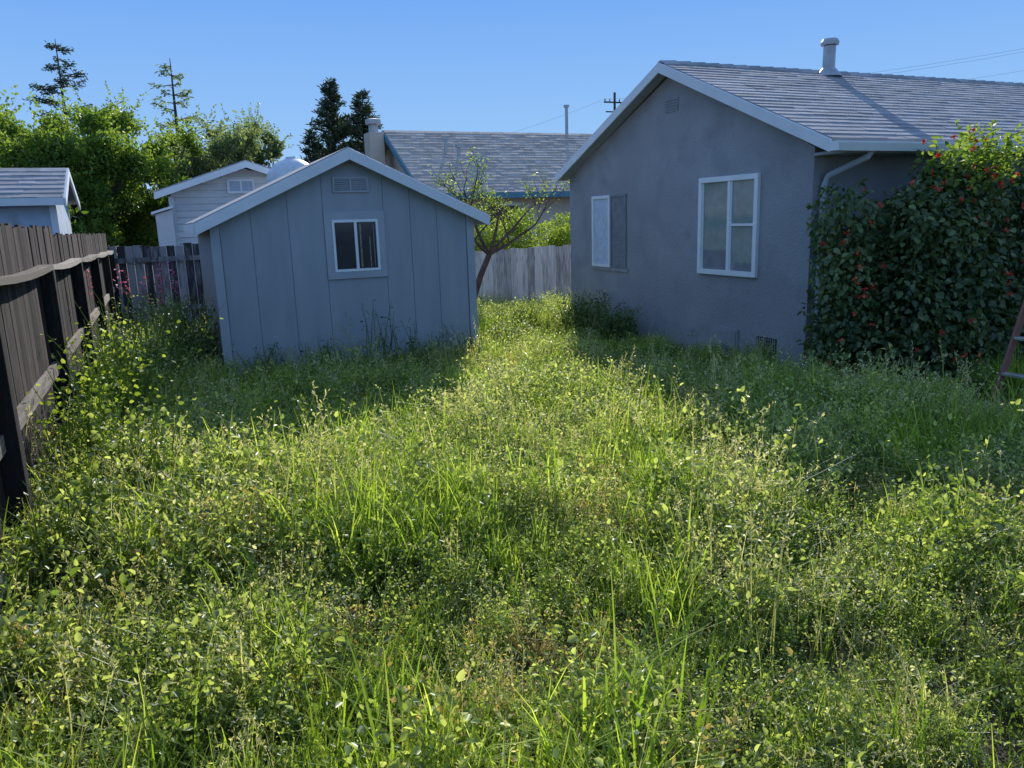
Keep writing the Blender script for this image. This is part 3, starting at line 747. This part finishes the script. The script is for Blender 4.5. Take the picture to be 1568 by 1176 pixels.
def t_seed(n, h0, h1, lean, spr):
    V, F, v, base, h, l, d = blades(n, h0, h1, .0025, lean, spr)
    k = 12; s = np.tile(np.linspace(.78, 1.0, k), (n, 1))
    c = base[:, None, :] + d[:, None, :] * (h[:, None] * l[:, None] * s ** 2)[..., None] + np.array([0, 0, 1.]) * (h[:, None] * (s - .35 * l[:, None] * s ** 3))[..., None]
    c = c.reshape(-1, 3); m_ = len(c); e = rnd_dirs(m_, .9)
    V2, F2 = leaves(c, e, rnd_dirs(m_), rng.uniform(.010, .02, m_), np.full(m_, .0035))
    return join([(V, F, v), (V2, F2, np.repeat(rng.uniform(.4, 1, m_), 6))])
GEN = {
 'g1': (lambda: t_grass(28, .14, .38, .006, .75, .07), 0), 'g2': (lambda: t_grass(20, .10, .30, .009, .9, .07), 0),
 'l1': (lambda: t_leafy(13, 15, .14, .34, .07, .018), 1), 'l2': (lambda: t_leafy(14, 14, .08, .26, .08, .015), 1), 'l3': (lambda: t_leafy(9, 9, .08, .22, .09, .023), 1),
 's': (lambda: t_seed(8, .26, .44, .5, .08), 2), 'd': (lambda: t_grass(14, .10, .28, .004, .8, .09), 2),
 'c': (lambda: t_leafy(18, 8, .03, .12, .12, .018, 1.4), 1), 'f': (lambda: t_leafy(11, 18, .18, .36, .07, .012), 2),  # f tufts: pale colour put in as whitish highlights on weed tips
 't': (lambda: t_leafy(9, 16, .10, .26, .08, .013), 4), 'p': (lambda: t_leafy(2, 5, .2, .3, .03, .02), 3)}
CATS = {
 'grassy': dict(g1=8, g2=6, l2=3, c=3, l1=2),
 'leafy': dict(l1=8, l2=8, l3=1, c=3, g1=1, f=2),
 'mixed': dict(g1=4, g2=3, l1=5, l2=5, c=3, f=2, s=1),
 'pale': dict(f=6, s=3, d=1, l1=3, l2=4, g1=2, c=2, t=2),
 'low': dict(c=7, l2=6, g2=3, t=1),
 'brown': dict(t=8, c=3, l2=4, d=1)}
patch_col = bpy.data.collections.new('grass_patches')
PIDX = {}
pk = 0
for cat, mix in CATS.items():
    for var in range(4):
        Vs, Fs, vs, ms = [], [], [], []; off = 0
        mx_ = dict(mix)
        if var == 0 and cat in ('leafy',): mx_['p'] = 1
        for key, cnt in mx_.items():
            for _ in range(cnt):
                V, F, v = GEN[key][0]()
                a = random.uniform(0, 6.28); s = random.uniform(.5, 1.35)
                r = .27 * math.sqrt(random.random()); th = random.uniform(0, 6.28)
                Rm = np.array([[math.cos(a), -math.sin(a), 0], [math.sin(a), math.cos(a), 0], [0, 0, 1]])
                V = (V @ Rm.T) * s + np.array([r * math.cos(th), r * math.sin(th), 0])
                Vs.append(V); Fs.append(F + off); vs.append(v + random.uniform(-.2, .25)); ms.append(np.full(len(F), GEN[key][1])); off += len(V)
        me = fast_mesh('patch_%02d' % pk, np.concatenate(Vs), np.concatenate(Fs), MATS, np.concatenate(vs), mi=np.concatenate(ms))
        o = bpy.data.objects.new('patch_%02d' % pk, me); patch_col.objects.link(o)
        PIDX.setdefault(cat, []).append(pk); pk += 1

def allowed(x, y):
    if x < -.8: return False
    if .40 < x < 3.66 and 8.9 < y < 12.0: return False
    if x > 6.12 and 6.15 < y < 11.75: return False
    if 5.75 < x < 8.2 and 3.25 < y < 4.4: return False
    if x > 6.0 and 4.5 < y < 6.3: return False
    if abs(x) < .4 and -1 < y < .7: return False
    return True
pts, rots, scls, idxs = [], [], [], []
step = .28
for gx in np.arange(-.72, 9.0, step):
    for gy in np.arange(-1.0, 15.6, step):
        if gx > 7.6 and gy > 6: continue
        if gy > 9 and random.random() < .35: continue
        x = gx + random.uniform(-.14, .14); y = gy + random.uniform(-.14, .14)
        if not allowed(x, y): continue
        a = mnoise.noise(Vector((x * .7, y * .7, 0))); b_ = mnoise.noise(Vector((x * .6, y * .6, 7))); c_ = mnoise.noise(Vector((x * 1.7, y * 1.7, 3))); d_ = mnoise.noise(Vector((x * 1.1, y * 1.1, 13)))
        w = {'grassy': .26 + .8 * a, 'leafy': .38 - .6 * a, 'mixed': .28, 'pale': .13 + .5 * b_ + (.2 if x < .9 else 0), 'low': .10 + .3 * c_, 'brown': .01 + .5 * d_ + (.08 if y < 3.5 else 0)}
        nearhouse = x > 4.9 and 4.4 < y < 9.2
        if nearhouse: w = {'low': 1, 'grassy': .25, 'mixed': .2}
        ks = list(w); ww = np.clip([w[k] for k in ks], 0.01, None); cat = random.choices(ks, ww)[0]
        s = 1.05 + 1.0 * c_ + .3 * a; s *= random.uniform(.72, 1.22)
        if y < 3.2: s *= .88
        if 3.8 < y < 7.5 and x < 4.5: s *= 1.1
        if x < .3: s *= 1.2
        if nearhouse: s *= .78
        if 8.0 < y < 9 and x < 4: s *= 1.15
        s = min(max(.5, s), 1.65)
        pts.append((x, y, float(gz(x, y)))); rots.append((random.gauss(0, .07), random.gauss(0, .07), random.uniform(0, 6.28))); scls.append(s); idxs.append(random.choice(PIDX[cat]))
me = bpy.data.meshes.new('weedy_grass'); me.from_pydata(pts, [], [])
a = me.attributes.new('rot', 'FLOAT_VECTOR', 'POINT'); a.data.foreach_set('vector', np.array(rots, dtype=np.float32).ravel())
a = me.attributes.new('scl', 'FLOAT', 'POINT'); a.data.foreach_set('value', np.array(scls, dtype=np.float32))
a = me.attributes.new('idx', 'INT', 'POINT'); a.data.foreach_set('value', np.array(idxs, dtype=np.int32))
o = obj('weedy_grass', me)
ng = bpy.data.node_groups.new('scatter_nodes', 'GeometryNodeTree')
ng.interface.new_socket('Geometry', in_out='INPUT', socket_type='NodeSocketGeometry'); ng.interface.new_socket('Geometry', in_out='OUTPUT', socket_type='NodeSocketGeometry')
N = ng.nodes; Lk = ng.links
gi, go = N.new('NodeGroupInput'), N.new('NodeGroupOutput')
iop = N.new('GeometryNodeInstanceOnPoints'); ci = N.new('GeometryNodeCollectionInfo')
ci.inputs['Collection'].default_value = patch_col; ci.inputs['Separate Children'].default_value = True; ci.inputs['Reset Children'].default_value = True
def nattr(nm, ty):
    q = N.new('GeometryNodeInputNamedAttribute'); q.data_type = ty; q.inputs['Name'].default_value = nm; return q.outputs['Attribute']
iop.inputs['Pick Instance'].default_value = True
Lk.new(gi.outputs[0], iop.inputs['Points']); Lk.new(ci.outputs[0], iop.inputs['Instance'])
Lk.new(nattr('idx', 'INT'), iop.inputs['Instance Index']); Lk.new(nattr('rot', 'FLOAT_VECTOR'), iop.inputs['Rotation']); Lk.new(nattr('scl', 'FLOAT'), iop.inputs['Scale'])
Lk.new(iop.outputs[0], go.inputs[0])
md = o.modifiers.new('scatter', 'NODES'); md.node_group = ng
print('patches', len(pts))

# ------------------------------------------------------------------ light
SAZ, SEL = math.radians(27.5), math.radians(28)
sd = Vector((math.sin(SAZ) * math.cos(SEL), math.cos(SAZ) * math.cos(SEL), math.sin(SEL)))
sun = bpy.data.lights.new('sun', 'SUN'); sun.energy = 5.0; sun.angle = math.radians(.5); sun.color = (1, .97, .90)
so = bpy.data.objects.new('sun', sun); COL.objects.link(so); so.rotation_euler = sd.to_track_quat('Z', 'Y').to_euler(); so.location = (10, 20, 20)
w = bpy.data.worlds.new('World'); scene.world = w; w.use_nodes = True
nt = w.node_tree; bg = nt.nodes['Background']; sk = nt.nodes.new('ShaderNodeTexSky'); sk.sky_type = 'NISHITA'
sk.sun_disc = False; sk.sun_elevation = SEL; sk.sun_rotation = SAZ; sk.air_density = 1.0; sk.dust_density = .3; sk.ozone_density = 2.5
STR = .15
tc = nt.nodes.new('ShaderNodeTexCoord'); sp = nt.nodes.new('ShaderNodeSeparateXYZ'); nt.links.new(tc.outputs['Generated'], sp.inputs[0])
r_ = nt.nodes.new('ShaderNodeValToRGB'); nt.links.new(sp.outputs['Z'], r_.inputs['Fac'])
els = [(0.0, (.46, .68, .96)), (.10, (.31, .56, .94)), (.30, (.14, .37, .90)), (.5, (.25, .45, .92)), (.8, (.42, .58, .9))]  # upper stops brightened overhead, added to lift the fill on shaded walls
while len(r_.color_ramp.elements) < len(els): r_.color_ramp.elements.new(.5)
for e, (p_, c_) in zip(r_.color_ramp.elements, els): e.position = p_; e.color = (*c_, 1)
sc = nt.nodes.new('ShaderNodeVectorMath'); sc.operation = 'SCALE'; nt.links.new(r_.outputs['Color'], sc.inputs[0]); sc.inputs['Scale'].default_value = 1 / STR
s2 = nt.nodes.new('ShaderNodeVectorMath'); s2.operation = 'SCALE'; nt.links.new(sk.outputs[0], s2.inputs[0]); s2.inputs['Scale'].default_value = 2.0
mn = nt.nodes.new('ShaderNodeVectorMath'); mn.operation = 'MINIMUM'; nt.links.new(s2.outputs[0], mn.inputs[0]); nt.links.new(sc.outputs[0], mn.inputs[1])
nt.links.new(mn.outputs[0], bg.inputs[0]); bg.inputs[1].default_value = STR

# ------------------------------------------------------------------ camera
A, p, r = math.radians(24), math.radians(12.15), .0314
fw = Vector((math.sin(A) * math.cos(p), math.cos(A) * math.cos(p), -math.sin(p))); R_ = Vector((math.cos(A), -math.sin(A), 0)); U = R_.cross(fw)
ri = R_ * math.cos(r) - U * math.sin(r); ui = R_ * math.sin(r) + U * math.cos(r)
cam = bpy.data.cameras.new('camera'); cam.lens = 27; cam.sensor_width = 36; cam.clip_end = 3000; cam.clip_start = .05
co = bpy.data.objects.new('camera', cam); COL.objects.link(co)
M = Matrix((ri, ui, -fw)).transposed().to_4x4(); M.translation = (0, 0, 1.7); co.matrix_world = M
scene.camera = co
scene.view_settings.view_transform = 'Standard'; scene.view_settings.look = 'None'; scene.view_settings.exposure = 0
